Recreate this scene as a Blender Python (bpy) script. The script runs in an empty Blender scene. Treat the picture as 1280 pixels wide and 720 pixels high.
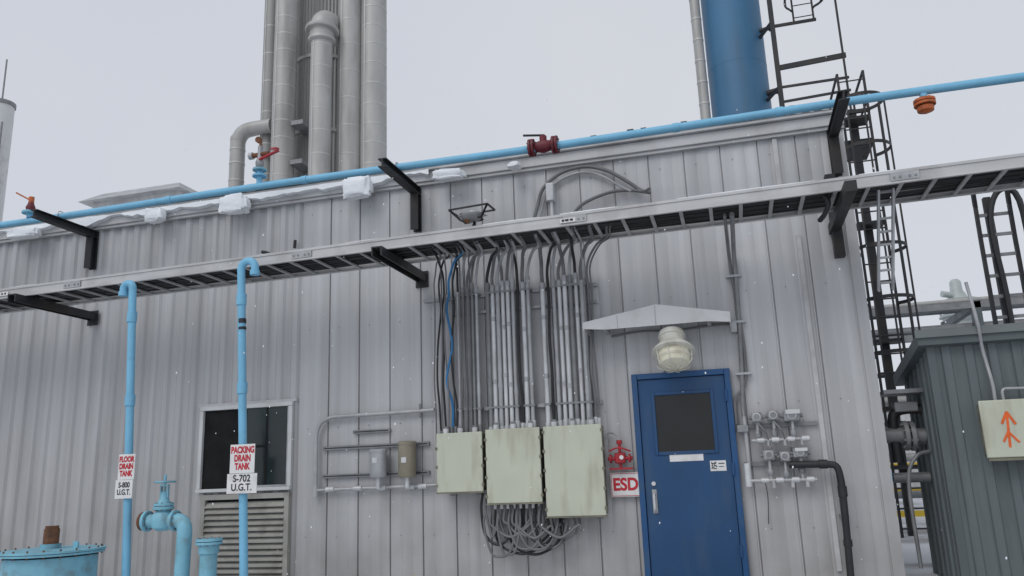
import bpy, math, random
from mathutils import Vector, Matrix
import mathutils
random.seed(7)
R=random.uniform
scene=bpy.context.scene
# ------------------------------------------------------------------ materials
def M(name,col,rough=.5,metal=0.,var=.12,scale=3.,st=(1,1,1),bump=0.,bscale=25.,dirt=None,dscale=2.,dst=(1,1,1),damt=.5,dlo=.5,dhi=.7,bst=(1,1,1)):
    m=bpy.data.materials.new(name);m.use_nodes=True
    nt=m.node_tree;N=nt.nodes;L=nt.links;b=N['Principled BSDF']
    tc=N.new('ShaderNodeTexCoord')
    def noise(s,stt,det=3.):
        mp=N.new('ShaderNodeMapping');mp.inputs['Scale'].default_value=stt
        L.new(tc.outputs['Object'],mp.inputs[0])
        n=N.new('ShaderNodeTexNoise');n.inputs['Scale'].default_value=s;n.inputs['Detail'].default_value=det
        L.new(mp.outputs[0],n.inputs['Vector']);return n.outputs['Fac']
    def ramp(src,lo,hi,c0,c1):
        r=N.new('ShaderNodeValToRGB');e=r.color_ramp.elements
        e[0].position=lo;e[1].position=hi;e[0].color=(*c0,1);e[1].color=(*c1,1)
        L.new(src,r.inputs[0]);return r.outputs[0]
    c0=[max(0,c*(1-var)) for c in col];c1=[min(1,c*(1+var)) for c in col]
    nf=noise(scale,st)
    out=ramp(nf,.3,.7,c0,c1)
    if dirt:
        f=ramp(noise(dscale,dst,5.),dlo,dhi,(0,0,0),(damt,)*3)
        mx=N.new('ShaderNodeMixRGB');L.new(f,mx.inputs[0]);L.new(out,mx.inputs[1]);mx.inputs[2].default_value=(*dirt,1);out=mx.outputs[0]
    L.new(out,b.inputs['Base Color'])
    b.inputs['Metallic'].default_value=metal
    rr=ramp(nf,.3,.7,(max(0,rough-.1),)*3,(min(1,rough+.12),)*3);L.new(rr,b.inputs['Roughness'])
    if bump:
        bp=N.new('ShaderNodeBump');bp.inputs['Strength'].default_value=bump;bp.inputs['Distance'].default_value=.02
        L.new(noise(bscale,bst),bp.inputs['Height']);L.new(bp.outputs[0],b.inputs['Normal'])
    return m
galv=M('galvanized_steel',(.42,.43,.44),.45,.3,.18,6,dirt=(.24,.23,.22),damt=.4)
galvL=M('light_conduit_steel',(.62,.63,.64),.42,.2,.12,5,dirt=(.36,.35,.33),damt=.45,dscale=3,dst=(4,4,1))
galvM=M('wall_conduit_steel',(.46,.465,.47),.45,.25,.14,6,dirt=(.27,.26,.25),damt=.5,dscale=5)
galvD=M('dark_conduit_steel',(.24,.245,.25),.5,.25,.2,6)
trayM=M('tray_aluminium',(.52,.52,.52),.55,.15,.12,2,(.5,4,4),dirt=(.29,.28,.27),damt=.5,dscale=3)
trayR=M('tray_rung',(.36,.36,.36),.55,.2,.2,5)
black=M('black_paint_steel',(.018,.019,.022),.55,0,.3,5,dirt=(.06,.045,.035),damt=.5)
cableK=M('black_cable',(.022,.022,.024),.5,0,.3,5)
cableG=M('grey_cable',(.16,.16,.165),.5,0,.2,5)
cableB=M('blue_cable',(.03,.20,.45),.45,0,.15,5)
pipeB=M('light_blue_paint',(.19,.48,.69),.5,0,.1,3,bump=.1,dirt=(.13,.33,.46),damt=.6,dscale=6,dlo=.55,dhi=.75)
tankB=M('faded_blue_paint',(.21,.48,.60),.5,0,.14,4,bump=.2,dirt=(.17,.24,.25),damt=.7,dscale=7)
doorB=M('blue_door_paint',(.011,.064,.170),.45,0,.12,2,bump=.05,bscale=60,dirt=(.04,.09,.16),damt=.5,dscale=3,dst=(2,2,.5))
doorF=M('blue_frame_paint',(.013,.078,.21),.45,0,.12,3,dirt=(.05,.09,.14),damt=.5,dscale=6)
colB=M('column_blue_paint',(.05,.16,.29),.5,0,.12,.6,dirt=(.06,.12,.18),damt=.6,dscale=.9,dst=(2,2,.3))
red=M('red_paint',(.40,.02,.03),.45,0,.2,8)
dred=M('dark_red_paint',(.14,.015,.025),.55,0,.3,10)
orange=M('orange_paint',(.55,.13,.03),.5,0,.25,8,dirt=(.2,.07,.03),damt=.7,dscale=14)
rust=M('rusty_steel',(.16,.07,.035),.8,0,.4,12,bump=.5)
cream=M('cream_enamel',(.54,.56,.45),.5,0,.06,2,dirt=(.30,.27,.18),damt=.6,dscale=2.5,dst=(3,3,.6),dlo=.5,dhi=.72,bump=.05)
creamE=M('weathered_box_edge',(.19,.18,.13),.6,0,.3,10)
white=M('white_paint',(.62,.63,.63),.5,0,.06,3,dirt=(.38,.37,.34),damt=.45,dscale=4)
whiteS=M('sign_white',(.75,.75,.74),.45,0,.04,5,dirt=(.42,.40,.37),damt=.45,dscale=6)
inkR=M('sign_red_ink',(.5,.015,.03),.5,0,.1,5)
inkK=M('sign_black_ink',(.02,.02,.025),.5,0,.1,5)
ora=M('orange_marker',(.75,.13,.02),.6,0,.15,20)
trim=M('roof_trim',(.53,.53,.53),.55,.05,.1,1.5,(1,1,6),dirt=(.33,.32,.31),damt=.5,dscale=3)
louv=M('louvre_aluminium',(.36,.35,.32),.55,.1,.1,4,dirt=(.15,.14,.12),damt=.5,dscale=5)
glassD=M('dark_window_glass',(.012,.014,.014),.08,0,.3,2)
glassG=M('grey_window_glass',(.022,.032,.032),.12,0,.6,1.2,(1,1,1))
gap=M('dark_interior',(.004,.004,.005),.9,0,.2,5)
stackM=M('stack_cladding',(.42,.415,.40),.5,.22,.12,1.5,(1,1,.4),dirt=(.25,.245,.23),damt=.6,dscale=1.5,dst=(2,2,.4),bump=.15,bscale=6)
stackD=M('stack_ribbed_cladding',(.32,.32,.31),.55,.25,.15,1.5,(1,1,.4))
band=M('stack_band',(.50,.495,.48),.45,.3,.1,4)
shedM=M('shed_grey_green',(.125,.15,.155),.6,.05,.12,2,(5,5,.3),dirt=(.08,.09,.09),damt=.5,dscale=3,dst=(3,3,.4))
shedT=M('shed_trim',(.10,.12,.125),.55,.05,.12,3)
snow=M('snow',(.88,.90,.92),.8,0,.03,3,bump=.5,bscale=14)
yel=M('yellow_paint',(.6,.42,.03),.5,0,.1,5)
tan=M('tan_enclosure',(.28,.25,.19),.5,.1,.1,6)
paleG=M('pale_tower',(.42,.46,.45),.55,.1,.12,3)
lampG=M('lamp_glass',(.74,.71,.56),.35,0,.08,4,(1,1,1),dirt=(.45,.42,.3),damt=.5,dscale=7)
lampW=M('lamp_enamel',(.70,.69,.62),.4,0,.06,4,dirt=(.4,.37,.3),damt=.5,dscale=7)
gaugeM=M('instrument_grey',(.30,.31,.32),.45,.25,.2,10,dirt=(.12,.12,.12),damt=.7,dscale=9)
def wallmat(name,k=1.):
    m=M(name,(.535*k,.538*k,.545*k),.45,.08,.11,1.,(7,7,.12),bump=.18,bscale=1.6,bst=(1,1,.6),
        dirt=(.39*k,.385*k,.38*k),damt=.6,dscale=1.2,dst=(4,4,.3),dlo=.46,dhi=.76)
    nt=m.node_tree;N=nt.nodes;L=nt.links;b=N['Principled BSDF']
    src=b.inputs['Base Color'].links[0].from_socket
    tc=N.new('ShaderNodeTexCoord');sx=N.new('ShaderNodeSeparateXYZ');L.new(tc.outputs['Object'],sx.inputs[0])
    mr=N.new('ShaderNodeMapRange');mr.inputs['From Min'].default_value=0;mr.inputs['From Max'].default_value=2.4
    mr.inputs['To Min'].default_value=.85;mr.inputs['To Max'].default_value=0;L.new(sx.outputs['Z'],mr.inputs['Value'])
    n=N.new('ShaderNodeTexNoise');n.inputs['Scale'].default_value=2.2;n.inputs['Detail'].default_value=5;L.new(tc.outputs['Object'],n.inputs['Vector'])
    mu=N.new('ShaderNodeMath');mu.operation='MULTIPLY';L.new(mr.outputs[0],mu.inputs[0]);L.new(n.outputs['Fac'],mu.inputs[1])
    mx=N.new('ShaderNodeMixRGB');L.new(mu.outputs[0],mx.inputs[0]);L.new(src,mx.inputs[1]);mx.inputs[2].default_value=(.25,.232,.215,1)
    fl=N.new('ShaderNodeMath');fl.operation='DIVIDE';L.new(sx.outputs['X'],fl.inputs[0]);fl.inputs[1].default_value=.8
    f2=N.new('ShaderNodeMath');f2.operation='FLOOR';L.new(fl.outputs[0],f2.inputs[0])
    wn=N.new('ShaderNodeTexWhiteNoise');wn.noise_dimensions='1D';L.new(f2.outputs[0],wn.inputs['W'])
    m2=N.new('ShaderNodeMapRange');m2.inputs['To Min'].default_value=.94;m2.inputs['To Max'].default_value=1.04;L.new(wn.outputs['Value'],m2.inputs['Value'])
    hs=N.new('ShaderNodeHueSaturation');L.new(mx.outputs[0],hs.inputs['Color']);L.new(m2.outputs[0],hs.inputs['Value'])
    L.new(hs.outputs[0],b.inputs['Base Color'])
    return m
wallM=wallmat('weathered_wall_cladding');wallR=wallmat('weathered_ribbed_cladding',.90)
# ------------------------------------------------------------------ builder
class O:
    def __init__(s,name):
        s.root=bpy.data.objects.new(name,None);s.root.empty_display_size=.2
        scene.collection.objects.link(s.root);s.p={};s.bev={};s.shear=None
    def g(s,n,m):
        if n not in s.p: s.p[n]=([],[],[],m)
        return s.p[n]
    def mesh(s,n,vs,fs,m,sm=False):
        V,Fc,S,_=s.g(n,m);o=len(V);V.extend([tuple(v) for v in vs])
        for i,f in enumerate(fs):
            Fc.append([o+k for k in f]);S.append(sm if isinstance(sm,bool) else sm[i])
    def box(s,n,x0,x1,y0,y1,z0,z1,m,bev=0):
        vs=[(x,y,z) for z in(z0,z1) for y in(y0,y1) for x in(x0,x1)]
        s.mesh(n,vs,[(0,2,3,1),(4,5,7,6),(0,1,5,4),(2,6,7,3),(0,4,6,2),(1,3,7,5)],m)
        if bev: s.bev[n]=bev
    def bar(s,n,a,b,w,h,m,up=(0,0,1)):
        a=Vector(a);b=Vector(b);d=(b-a).normalized();up=Vector(up)
        if abs(d.dot(up))>.98: up=Vector((0,1,0))
        sd=d.cross(up).normalized()*w/2;u=sd.cross(d).normalized()*h/2
        vs=[p+i*sd+j*u for p in(a,b) for i,j in((-1,-1),(1,-1),(1,1),(-1,1))]
        s.mesh(n,vs,[(0,1,2,3),(7,6,5,4),(0,4,5,1),(1,5,6,2),(2,6,7,3),(3,7,4,0)],m)
    def lathe(s,n,o,ax,prof,m,seg=20):
        o=Vector(o);ax=Vector(ax).normalized();t=Vector((1,0,0)) if abs(ax.x)<.9 else Vector((0,1,0))
        a=ax.cross(t).normalized();b=ax.cross(a);vs=[];fs=[];sm=[]
        for r,h in prof:
            for i in range(seg):
                q=2*math.pi*i/seg;vs.append(o+ax*h+a*(r*math.cos(q))+b*(r*math.sin(q)))
        k=len(prof)
        for j in range(k-1):
            for i in range(seg):
                i2=(i+1)%seg;fs.append((j*seg+i,j*seg+i2,(j+1)*seg+i2,(j+1)*seg+i))
                sm.append(abs(prof[j][1]-prof[j+1][1])>1e-4)
        fs.append(tuple(range(seg))[::-1]);fs.append(tuple((k-1)*seg+i for i in range(seg)));sm+= [False,False]
        s.mesh(n,vs,fs,m,sm)
    def cyl(s,n,a,b,r,m,r2=None,seg=14):
        a=Vector(a);b=Vector(b);h=(b-a).length
        s.lathe(n,a,b-a,[(r,0),(r if r2 is None else r2,h)],m,seg)
    def tube(s,n,pts,r,m,seg=8,sub=5,smooth=True):
        P=[Vector(p) for p in pts]
        if smooth and len(P)>2:
            Q=[]
            E=[2*P[0]-P[1]]+P+[2*P[-1]-P[-2]]
            for i in range(1,len(E)-2):
                p0,p1,p2,p3=E[i-1:i+3]
                for k in range(sub):
                    t=k/sub;Q.append(.5*((2*p1)+(p2-p0)*t+(2*p0-5*p1+4*p2-p3)*t*t+(3*p1-p0-3*p2+p3)*t**3))
            Q.append(P[-1]);P=Q
        vs=[];fs=[];d=(P[1]-P[0]).normalized();t=Vector((1,0,0)) if abs(d.x)<.8 else Vector((0,1,0))
        nrm=d.cross(t).normalized()
        for i,p in enumerate(P):
            d=((P[min(i+1,len(P)-1)]-P[max(i-1,0)])).normalized()
            nrm=(nrm-d*nrm.dot(d)).normalized();bn=d.cross(nrm)
            for k in range(seg):
                q=2*math.pi*k/seg;vs.append(p+nrm*(r*math.cos(q))+bn*(r*math.sin(q)))
        for i in range(len(P)-1):
            for k in range(seg):
                k2=(k+1)%seg;fs.append((i*seg+k,i*seg+k2,(i+1)*seg+k2,(i+1)*seg+k))
        sm=[True]*len(fs);fs.append(tuple(range(seg))[::-1]);fs.append(tuple((len(P)-1)*seg+k for k in range(seg)));sm+=[False,False]
        s.mesh(n,vs,fs,m,sm)
    def text(s,n,body,x,y,z,size,m,off=0.0,ls=1.,rot=0,sx=1.):
        c=bpy.data.curves.new(n,'FONT');c.body=body;c.size=size;c.align_x='CENTER';c.align_y='CENTER';c.extrude=.0008;c.offset=off;c.space_line=ls
        c.materials.append(m);o=bpy.data.objects.new(n,c);scene.collection.objects.link(o)
        o.location=(x,y,z);o.rotation_euler=(math.pi/2,rot,0);o.scale=(sx,1,1);o.parent=s.root
    def done(s):
        for n,(V,Fc,S,m) in s.p.items():
            if s.shear: V=[(a,b,c+s.shear(a)) for a,b,c in V]
            me=bpy.data.meshes.new(n);me.from_pydata(V,[],Fc);me.polygons.foreach_set('use_smooth',S)
            me.materials.append(m);me.update()
            try: me.set_sharp_from_angle(angle=math.radians(40))
            except Exception: pass
            o=bpy.data.objects.new(n,me);scene.collection.objects.link(o);o.parent=s.root
            if n in s.bev:
                b=o.modifiers.new('bevel','BEVEL');b.width=s.bev[n];b.segments=2;b.limit_method='ANGLE'
        return s.root
# ------------------------------------------------------------------ metal building
B=O('metal_building')
def sheet(n,prof,z0,z1,m):
    vs=[(x,y,z) for z in (z0,z1) for x,y in prof];k=len(prof)
    B.mesh(n,vs,[(i,i+1,k+i+1,k+i) for i in range(k-1)],m)
pr=[];x=-18.
while x<-5.05:
    pr+=[(x,.030),(x+.07,.030),(x+.10,.004),(x+.165,.004),(x+.195,.030)];x+=.205
pl=[q for q in pr if q[0]<-5.02]
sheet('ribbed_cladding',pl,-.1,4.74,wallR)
xs=pl[-1][0];pr=[(xs,pl[-1][1]),(xs+.02,.004)];x=xs+.02
while x<1.4:
    w=min(.40,1.41-x)
    if w>.3:
        pr+=[(x+w*.30,.004),(x+w*.32,.008),(x+w*.34,.004),(x+w*.62,.004),(x+w*.64,.008),(x+w*.66,.004)]
        pr+=[(x+w-.032,.004),(x+w-.027,-.006),(x+w-.016,-.006),(x+w-.013,.022),(x+w-.005,.022),(x+w,.004)]
    else: pr+=[(x+w,.004)]
    x+=w
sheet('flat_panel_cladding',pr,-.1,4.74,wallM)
B.box('corner_trim',1.32,1.425,-.022,.09,-.1,4.66,wallM)
B.box('side_wall',1.39,1.41,.09,7,-.1,4.7,wallM)
B.box('rear_wall',-18,1.38,6.9,7,-.1,4.7,wallM)
B.box('left_end_wall',-18.1,-18,0,7,-.1,4.7,wallM)
B.mesh('roof_deck',[(-18.1,.02,4.8),(1.42,.02,4.8),(1.42,3.5,5.1),(-18.1,3.5,5.1),(1.42,7,4.8),(-18.1,7,4.8)],[(0,1,2,3),(3,2,4,5)],snow)
B.box('roof_fascia',-18.1,1.44,-.075,.06,4.665,4.79,trim,.008)
B.box('roof_drip_edge',-18.1,1.46,-.12,.08,4.793,4.83,trim,.006)
B.box('fascia_lower_lip',-18.1,1.44,-.05,.0,4.63,4.662,trim)
B.box('seam_trim',.69,.74,-.03,.0,4.02,4.62,trim)
B.box('seam_trim',.82,.865,-.03,0,.1,3.5,trim)
for zz in (4.45,2.95,1.75,.5):
    x=-4.95
    while x<1.3:
        B.box('screws',x,x+.010,-.003,.003,zz,zz+.010,galvD);x+=.4
B.box('concrete_base',-18.05,1.43,-.04,.2,-.15,.0,M('concrete',(.28,.27,.26),.85,0,.15,4,bump=.4))
B.box('window_frame',-6.42,-5.13,-.05,.0,2.04,2.09,white,.004)
B.box('window_frame',-6.42,-5.13,-.07,.0,1.05,1.09,white,.004)
B.box('window_frame',-6.42,-6.37,-.05,.0,1.092,2.038,white,.004)
B.box('window_frame',-5.18,-5.13,-.05,.0,1.092,2.038,white,.004)
B.box('window_mullion',-5.83,-5.795,-.04,0,1.092,2.038,white,.004)
B.box('window_sash',-5.793,-5.775,-.036,0,1.092,2.038,galv)
B.box('window_sash',-5.20,-5.182,-.036,0,1.092,2.038,galvD);B.box('window_sash',-5.774,-5.201,-.034,0,1.092,1.115,galvD)
B.box('window_opening',-6.368,-5.832,-.012,0,1.092,2.038,gap)
B.box('window_pane',-5.772,-5.202,-.02,0,1.117,2.038,glassG)
B.box('interior_frame',-5.5,-5.47,-.0225,-.0203,1.12,2.03,gap);B.box('interior_frame',-5.77,-5.51,-.0225,-.0203,1.56,1.59,gap)
B.box('window_trim',-6.46,-5.09,-.02,0.003,2.092,2.125,wallM)
B.box('louvre_frame',-6.34,-6.28,-.06,0,.0,1.02,louv);B.box('louvre_frame',-5.2,-5.14,-.06,0,.0,1.02,louv)
B.box('louvre_frame',-6.278,-5.202,-.06,0,.96,1.02,louv);B.box('louvre_back',-6.278,-5.202,-.006,0,.0,.958,gap)
z=.93
while z>.02:
    B.mesh('louvre_blades',[(-6.277,-.012,z),(-5.203,-.012,z),(-5.203,-.062,z-.052),(-6.277,-.062,z-.052),(-5.203,-.062,z-.066),(-6.277,-.062,z-.066)],[(0,3,2,1),(3,5,4,2)],louv);z-=.068
fx0,fx1=-1.03,.0
B.box('door_frame',fx0,fx0+.06,-.07,0,0,2.13,doorF,.005);B.box('door_frame',fx1-.06,fx1,-.07,0,0,2.13,doorF,.005)
B.box('door_frame',fx0+.061,fx1-.061,-.07,0,2.07,2.13,doorF,.005)
B.box('door_gap',fx0+.061,fx1-.061,-.02,0,.0,2.069,gap)
dx0,dx1=fx0+.066,fx1-.066
B.box('door_leaf',dx0,-.81,-.045,-.021,.015,2.063,doorB);B.box('door_leaf',-.21,dx1,-.045,-.021,.015,2.063,doorB)
B.box('door_leaf',-.81,-.21,-.045,-.021,.015,1.29,doorB);B.box('door_leaf',-.81,-.21,-.045,-.021,1.90,2.063,doorB)
for a in((-.835,-.80,1.265,1.925),(-.22,-.185,1.265,1.925),(-.799,-.221,1.265,1.30),(-.799,-.221,1.89,1.925)):
    B.box('door_window_bead',a[0],a[1],-.057,-.03,a[2],a[3],doorB,.004)
B.box('door_window_glass',-.80,-.22,-.036,-.025,1.30,1.89,glassD)
B.box('door_notice',-.69,-.345,-.049,-.0452,1.195,1.275,whiteS,.002)
B.box('door_sticker',-.285,-.125,-.049,-.0452,1.085,1.19,whiteS)
for i in range(7):
    for j in range(7):
        if random.random()<.5: B.box('sticker_code',-.272+i*.0085,-.264+i*.0085,-.0500,-.0491,1.105+j*.0105,1.115+j*.0105,inkK)
B.box('sticker_lines',-.2,-.14,-.05,-.0491,1.155,1.165,inkK);B.box('sticker_lines',-.2,-.15,-.05,-.0491,1.125,1.132,inkK)
B.box('handle_plate',-.90,-.85,-.055,-.0452,.68,.92,galv,.005)
B.tube('handle_pull',[(-.875,-.055,.88),(-.875,-.11,.86),(-.875,-.115,.78),(-.875,-.11,.72),(-.875,-.055,.70)],.012,galvL)
B.cyl('lock_cylinder',(-.875,-.046,.98),(-.875,-.065,.98),.022,galvL)
for zz in(.3,1.1,1.85): B.cyl('hinges',(dx1+.01,-.075,zz-.06),(dx1+.01,-.075,zz+.06),.013,doorF)
B.box('threshold',fx0,fx1,-.2,-.0,-.02,.012,galv)
B.done()
# ------------------------------------------------------------------ door canopy
C=O('door_canopy')
zl,za,zr=2.68,2.81,2.665;xl,xa,xr=-1.47,-.68,.06
yf,yb=-.38,-.0
def slab(n,pts,m,t=.02):
    for (xA,zA),(xB,zB) in zip(pts[:-1],pts[1:]):
        vs=[(xA,yf,zA),(xB,yf,zB),(xB,yb,zB),(xA,yb,zA),(xA,yf,zA-t),(xB,yf,zB-t),(xB,yb,zB-t),(xA,yb,zA-t)]
        C.mesh(n,vs,[(0,1,2,3),(7,6,5,4),(0,4,5,1),(1,5,6,2),(2,6,7,3),(3,7,4,0)],m)
slab('canopy_roof',[(xl,zl),(xa,za),(xr,zr)],white)
C.mesh('canopy_fascia',[(xl,yf-.004,zl+.004),(xa,yf-.004,za+.004),(xr,yf-.004,zr+.004),(xr,yf-.004,zr-.10),(xa+.5,yf-.004,zl-.09),(xl+.25,yf-.004,zl-.09),(xl,yf-.004,zl-.065),
  (xl,yf+.012,zl+.004),(xa,yf+.012,za+.004),(xr,yf+.012,zr+.004),(xr,yf+.012,zr-.10),(xa+.5,yf+.012,zl-.09),(xl+.25,yf+.012,zl-.09),(xl,yf+.012,zl-.065)],
  [(0,6,5,4,3,2,1),(7,8,9,10,11,12,13)]+[(i,(i+1)%7,(i+1)%7+7,i+7) for i in range(7)],white)
C.box('canopy_side',xl,xl+.012,yf+.014,yb,zl-.085,zl-.021,white);C.box('canopy_side',xr-.012,xr,yf+.014,yb,zr-.09,zr-.021,white)
C.box('canopy_bracket',xl+.2,xl+.24,yf+.02,-.004,zl-.085,zl-.03,galv);C.box('canopy_bracket',xr-.24,xr-.2,yf+.02,-.004,zl-.085,zl-.03,galv)
C.box('canopy_seam',-.7,-.69,yf-.0065,yf-.0042,zl-.085,za-.01,galv);C.box('canopy_seam',-1.1,-1.094,yf-.0065,yf-.0042,zl-.085,zl+.05,galv)
C.tube('canopy_wire',[(xl+.25,-.02,2.57),(-.9,-.02,2.60),(-.5,-.02,2.585),(.04,-.02,2.6),(.12,-.02,2.5)],.012,cableG)
C.done()
# ------------------------------------------------------------------ wall lamp
L_=O('wall_lamp')
ax=Vector((.05,-.42,-1)).normalized()
o=Vector((-.555,-.24,2.52))
L_.lathe('lamp_housing',o,ax,[(.05,-.03),(.10,-.02),(.13,.0),(.13,.035),(.14,.04),(.14,.06),(.125,.065),(.13,.12),(.17,.17),(.22,.225),(.225,.245),(.2,.25)],lampW,32)
L_.lathe('lamp_globe',o,ax,[(.165,.25),(.17,.29),(.165,.35),(.15,.39),(.09,.42),(.005,.43)],lampG,28)
a1=ax.cross(Vector((1,0,0))).normalized();a2=a1.cross(ax).normalized()
for k in range(8):
    q=k*math.pi/4+.2;d=a2*math.cos(q)+a1*math.sin(q)
    L_.tube('lamp_guard',[o+ax*.25+d*.19,o+ax*.32+d*.188,o+ax*.39+d*.165,o+ax*.445+d*.05],.0045,lampW,6)
for h,rr in((.33,.188),):
    L_.tube('lamp_guard',[o+ax*h+(a2*math.cos(q*math.pi/8)+a1*math.sin(q*math.pi/8))*rr for q in range(17)],.0045,lampW,6,2)
L_.tube('lamp_arm',[(-.555,-.01,2.45),(-.555,-.1,2.47),(-.555,-.19,2.53)],.03,galv,10)
L_.box('lamp_backplate',-.62,-.49,-.025,-.0,2.38,2.52,galv,.005)
L_.done()
# ------------------------------------------------------------------ brackets and pipeline
def bracket(x,zt,ylen,zb,w=.1,h=.1,up=0):
    b=O('pipe_support_bracket')
    b.box('post',x-w/2,x+w/2,-.028,-.006,zb,zt+up,black);b.box('post_web',x-.01,x+.01,-.11,-.029,zb,zt-h-.001,black)
    b.box('post_flange',x-w/2,x+w/2,-.125,-.111,zb,zt-h-.001,black)
    b.box('arm_top',x-w/2,x+w/2,-ylen,-.03,zt-.012,zt,black);b.box('arm_web',x-.008,x+.008,-ylen,-.03,zt-h+.012,zt-.0125,black)
    b.box('arm_bottom',x-w/2,x+w/2,-ylen,-.03,zt-h,zt-h+.0115,black)
    for k in(0,1,2): b.box('bolts',x-.035,x-.02,-.036,-.028,zb+.05+k*.12,zb+.065+k*.12,galvD)
    b.done()
for x,zb,up in((-8.27,4.07,0),(-3.5,4.05,0),(1.31,4.1,.12)): bracket(x,4.61,1.05,zb,.1,.1,up)
def trayarm(x,dz=0):
    b=O('tray_support_bracket')
    b.box('arm',x-.06,x+.06,-1.3,-.006,3.515+dz,3.528+dz,black);b.box('arm_web',x-.06,x-.045,-1.3,-.006,3.43+dz,3.5145+dz,black);b.box('arm_web',x+.045,x+.06,-1.3,-.006,3.43+dz,3.5145+dz,black)
    b.box('wall_plate',x-.08,x+.08,-.02,-.005,3.36+dz,3.56+dz,black)
    b.done()
def tz(x): return .012*(x+2.2)
for x in(-12.9,-8.2,-3.45): trayarm(x,tz(x))
tb=O('tray_support_bracket');dz=tz(1.2)
tb.box('arm',1.15,1.25,-1.42,-.006,3.43+dz,3.528+dz,black);tb.box('hanger',1.17,1.27,-.13,-.025,3.2,4.1,black);tb.done()
PL=O('overhead_pipeline')
py,pz=-.63,4.655
PL.tube('pipe_run',[(x,py,pz+.012*math.sin(x*.9)) for x in [-18+i*.8 for i in range(34)]],.043,pipeB,14,3)
for x in(-9.6,-6.6,-4.7,-.3,.75,3.2): PL.cyl('weld_couplings',(x-.035,py,pz+.012*math.sin(x*.9)),(x+.035,py,pz+.012*math.sin(x*.9)),.05,pipeB)
for x in(-8.27,-3.5,1.31): PL.tube('u_bolts',[(x,py-.05,4.6),(x,py-.052,4.66),(x,py-.03,4.705),(x,py+.03,4.705),(x,py+.052,4.66),(x,py+.05,4.6)],.007,galv,6)
PL.done()
def flange(o,n,c,ax,r,t,m,bolts=8,bm=None):
    c=Vector(c);ax=Vector(ax).normalized();o.lathe(n,c-ax*t/2,ax,[(r,0),(r,t)],m,20)
    tt=Vector((0,0,1)) if abs(ax.z)<.9 else Vector((1,0,0));a=ax.cross(tt).normalized();b=ax.cross(a)
    for k in range(bolts):
        q=2*math.pi*(k+.5)/bolts;p=c+(a*math.cos(q)+b*math.sin(q))*r*.8
        o.cyl(n+'_bolts',p-ax*(t*.9),p+ax*(t*.9),r*.09,bm or m,None,6)
v=O('inline_gate_valve')
x=-1.75;zz=pz
for s_ in(-.15,-.115,.115,.15): flange(v,'flanges',(x+s_,py,zz),(1,0,0),.1,.026,dred,8,inkK)
v.lathe('valve_body',(x-.1,py,zz),(1,0,0),[(.05,0),(.06,.03),(.075,.1),(.06,.17),(.05,.2)],dred)
v.cyl('bonnet',(x,py,zz+.03),(x,py,zz+.12),.04,dred);v.bar('lever',(x+.02,py,zz+.13),(x-.22,py-.03,zz+.15),.03,.014,black);v.done()
v=O('isolation_valve')
x=-5.32;v.cyl('riser',(x,py,4.68),(x,py,4.86),.035,pipeB);flange(v,'lower_flange',(x,py,4.80),(0,0,1),.085,.02,pipeB);flange(v,'mid_flange',(x,py,4.88),(0,0,1),.085,.022,tankB)
v.lathe('valve_body',(x,py,4.89),(0,0,1),[(.03,0),(.05,.03),(.055,.09),(.035,.14),(.03,.3)],gaugeM)
v.cyl('cross_tee',(x-.12,py,5.08),(x+.12,py,5.08),.03,rust);v.cyl('cross_cap',(x-.15,py,5.08),(x-.1,py,5.08),.045,galv)
v.bar('lever',(x+.02,py-.04,5.0),(x+.3,py-.08,5.06),.04,.018,red);v.bar('lever',(x+.18,py-.04,5.11),(x+.3,py-.1,5.08),.05,.02,red)
v.cyl('gauge_stem',(x,py,5.19),(x,py,5.27),.018,rust);v.cyl('gauge',(x-.03,py-.02,5.28),(x-.03,py+.02,5.28),.04,rust);v.done()
v=O('isolation_valve')
x=-8.78;v.cyl('riser',(x,py,4.69),(x,py,4.8),.04,pipeB);flange(v,'flange',(x,py,4.76),(0,0,1),.1,.025,tankB);v.lathe('valve_body',(x,py,4.78),(0,0,1),[(.05,0),(.06,.05),(.04,.1),(.03,.14)],dred)
v.bar('lever',(x,py,4.93),(x-.16,py-.1,5.03),.03,.015,orange);v.cyl('cap',(x,py,4.90),(x,py,4.98),.035,orange);v.done()
v=O('drain_valve')
x=2.1;v.cyl('drop',(x,py,4.63),(x,py,4.56),.035,pipeB);flange(v,'flanges',(x,py,4.555),(0,0,1),.1,.025,orange,8,rust);flange(v,'flanges',(x,py,4.52),(0,0,1),.1,.025,orange,8,rust)
v.lathe('valve_body',(x,py,4.43),(0,0,1),[(.03,0),(.075,.02),(.08,.06),(.05,.08)],orange);v.done()
# ------------------------------------------------------------------ cable tray
T=O('cable_tray');T.shear=tz
x0,x1=-18,9
YB=-.50
for y in(-1.165,YB):
    s_=1 if y<-1 else -1
    T.box('side_rail',x0,x1,y,y+.008,3.531,3.645,trayM)
    T.box('side_rail_lip',x0,x1,(y+.0085) if s_>0 else y-.03,(y+.038) if s_>0 else y-.0005,3.639,3.645,trayM)
    T.box('side_rail_foot',x0,x1,(y+.0085) if s_>0 else y-.03,(y+.038) if s_>0 else y-.0005,3.531,3.537,trayM)
T.box('front_stiffener',x0,x1,-1.174,-1.1655,3.626,3.652,trayM);T.box('front_stiffener',x0,x1,-1.174,-1.1655,3.526,3.545,trayM)
x=x0
while x<x1:
    T.box('rungs',x,x+.035,-1.155,YB-.002,3.538,3.556,trayR);x+=.285
x=-16.6
while x<x1:
    T.box('splice_plates',x-.12,x+.12,-1.179,-1.1745,3.548,3.623,galv)
    for k in(-.09,-.04,.04,.09): T.cyl('splice_bolts',(x+k,-1.186,3.58),(x+k,-1.179,3.58),.011,galvD,None,6)
    x+=3.05
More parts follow.
